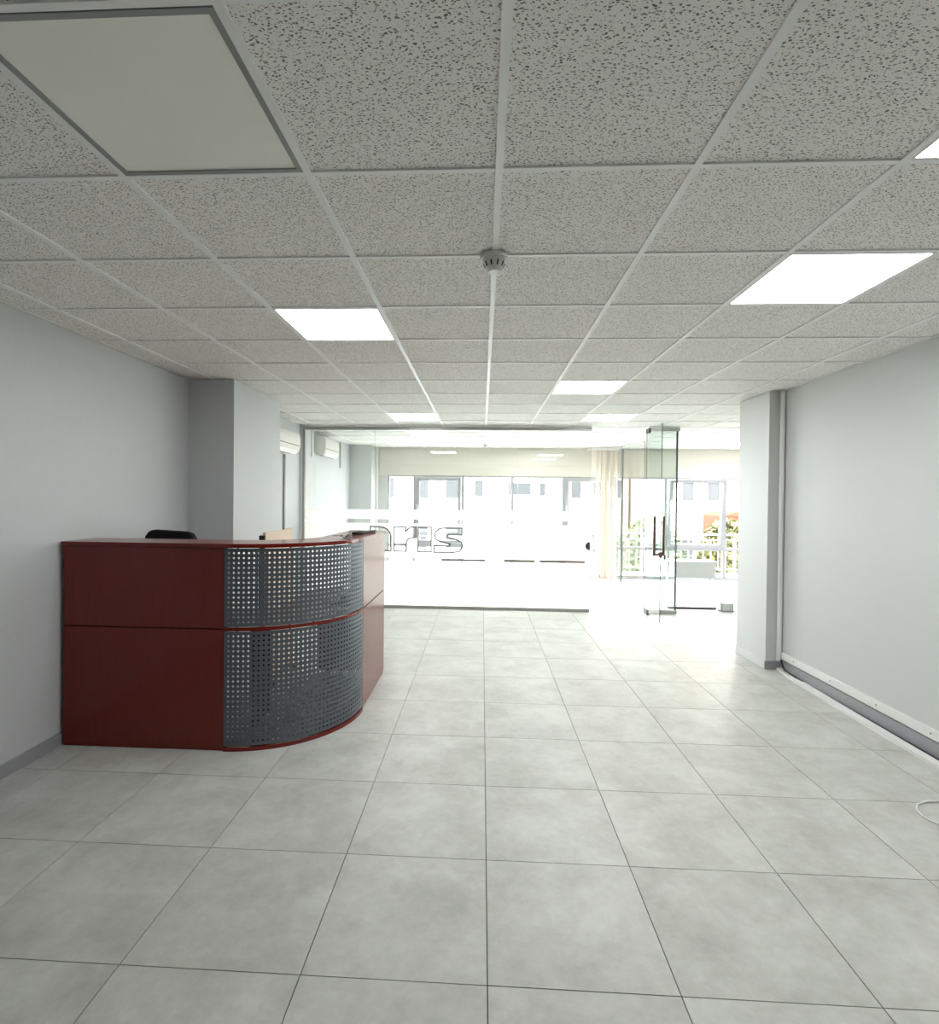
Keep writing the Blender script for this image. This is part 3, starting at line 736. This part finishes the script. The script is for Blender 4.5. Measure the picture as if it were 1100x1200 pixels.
# ------------------------------------------------------------------ outside
gr = struct('ground', MB().box(-60, 80, YW+1.6, 120, -6.4, -6.2), 'concrete', 'pale street far below the windows')
bal = struct('balcony_slab', MB().box(XL-.3, XFAR+.3, YW+.22, 12.4, -.25, -.05), 'concrete')
rl = thing('balcony_railing', (2.5, 12.2, -.05), 'grey metal balcony railing outside the far windows', 'railing')
part('top_rail', MB().box(XL, XFAR, 12.18, 12.22, .80, .84), 'rail_grey', rl)
part('middle_rail', MB().box(XL, XFAR, 12.19, 12.21, .69, .71), 'rail_grey', rl)
part('lower_rail', MB().box(XL, XFAR, 12.19, 12.21, .05, .07), 'rail_grey', rl)
x = XL+.05
while x < XFAR:
    part('baluster', MB().box(x, x+.014, 12.193, 12.207, .07, .69), 'rail_grey', rl); x += .16
for x in (XL+.02, -.5, 1.5, 3.5, 5.5, XFAR-.06): part('post', MB().box(x, x+.04, 12.18, 12.22, -.05, .80), 'rail_grey', rl)

def building(name, x0, x1, y, z1, wall, wins, label, depth=8, roof='terracotta', rise=1.5):
    t = thing(name, ((x0+x1)/2, y, -6.2), label, 'building', 'buildings across the street')
    part('wall', MB().box(x0, x1, y, y+depth, -6.2, z1), wall, t)
    part('roof', MB().prism([(x0, z1), (x1, z1), ((x0+x1)/2, z1+rise)], 'y', y-.1, y+depth+.1), roof, t)
    for (a, b, c, d) in wins:
        f = MB(); rect_frame(f, a, b, c, d, .07, y-.06, y+.02)
        wn = part('window', f, 'facade_white', t)
        part('pane', MB().box(a+.07, b-.07, y-.02, y-.005, c+.07, d-.07), 'far_window', wn)
def rows(xs, zs, w, h): return [(x, x+w, z, z+h) for x in xs for z in zs]
building('apartment_building', -9, 1.2, 32, 6, 'facade_white', [(-.5, .1, 1.64, 2.7)]+rows((-8, -6, -4, -2.2), (-4.5, -1.4, 1.5), .9, 1.3), 'white block with small windows across the street')
building('apartment_building', 1.25, 4.6, 32.4, 5.5, 'facade_cream', [(1.5, 2.95, 1.75, 2.6), (3.3, 3.8, 1.7, 2.6)]+rows((1.6, 3.2), (-4.4, -1.5), .9, 1.2), 'narrow cream house with a wide window across the street')
building('apartment_building', 4.65, 8.3, 31.5, 6.5, 'facade_pink', rows((5.0, 6.2, 7.3), (-4.4, -1.5, 1.6), .7, 1.2), 'pinkish house across the street')
building('apartment_building', 8.5, 12.6, 27, 7, 'facade_cream', [(9.6, 10.3, 1.5, 2.5), (10.8, 11.5, 1.5, 2.5), (9.6, 10.3, -1.4, -.2), (10.8, 11.5, -1.4, -.2)], 'cream house behind the trees seen through the tilted window')
building('apartment_building', 12.9, 20, 26, 5, 'facade_white', rows((13.4, 15.2, 17), (-4, -1.2, 1.6), 1.0, 1.3), 'white house behind the olive tree at the right')
building('garden_shed', 9.9, 11.0, 23.0, .95, 'terracotta', [(10.2, 10.7, -.4, .5)], 'small red brick outbuilding among the trees', 2.0, rise=.2)

def tree(x, y, zc, r, leafmat, label, n=1800):
    t = thing('tree', (x, y, -6.2), label, 'tree', 'trees along the street')
    part('trunk', MB().tube([(x, y, -6.2), (x+.1, y, -3), (x-.05, y, zc)], [.2, .15, .05], 8), 'bark', t, smooth=True)
    mb = MB()
    for k in range(n):
        while True:
            p_ = Vector((random.uniform(-1, 1), random.uniform(-1, 1), random.uniform(-1, 1)))
            if .25 < p_.length < 1: break
        c = Vector((x, y, zc)) + Vector((p_.x*r, p_.y*r, p_.z*r*1.15))
        u = Vector((random.uniform(-1, 1), random.uniform(-1, 1), random.uniform(-1, 1))).normalized()
        v = u.cross(Vector((random.uniform(-1, 1), random.uniform(-1, 1), random.uniform(-1, 1)))).normalized()
        s = random.uniform(.09, .17)
        mb.add([c-u*s, c+v*s*.5, c+u*s, c-v*s*.5], [(0, 1, 2, 3)])
    f = part('foliage', mb, leafmat, t); f['kind'] = 'stuff'
tree(6.6, 22.0, -.8, 1.45, 'leaf', 'bushy green tree standing apart from the red outbuilding')
tree(9.3, 20.3, -.6, 1.25, 'leaf_olive', 'yellowish tree in front of the red outbuilding')
tree(11.9, 19.0, -1.2, 1.25, 'leaf', 'low green tree beside the red outbuilding')
tree(7.4, 16.5, -.1, 1.0, 'leaf_olive', 'olive green tree close to the balcony railing')
tree(4.6, 18.5, -1.9, 1.3, 'leaf', 'low green tree in front of the pinkish house')
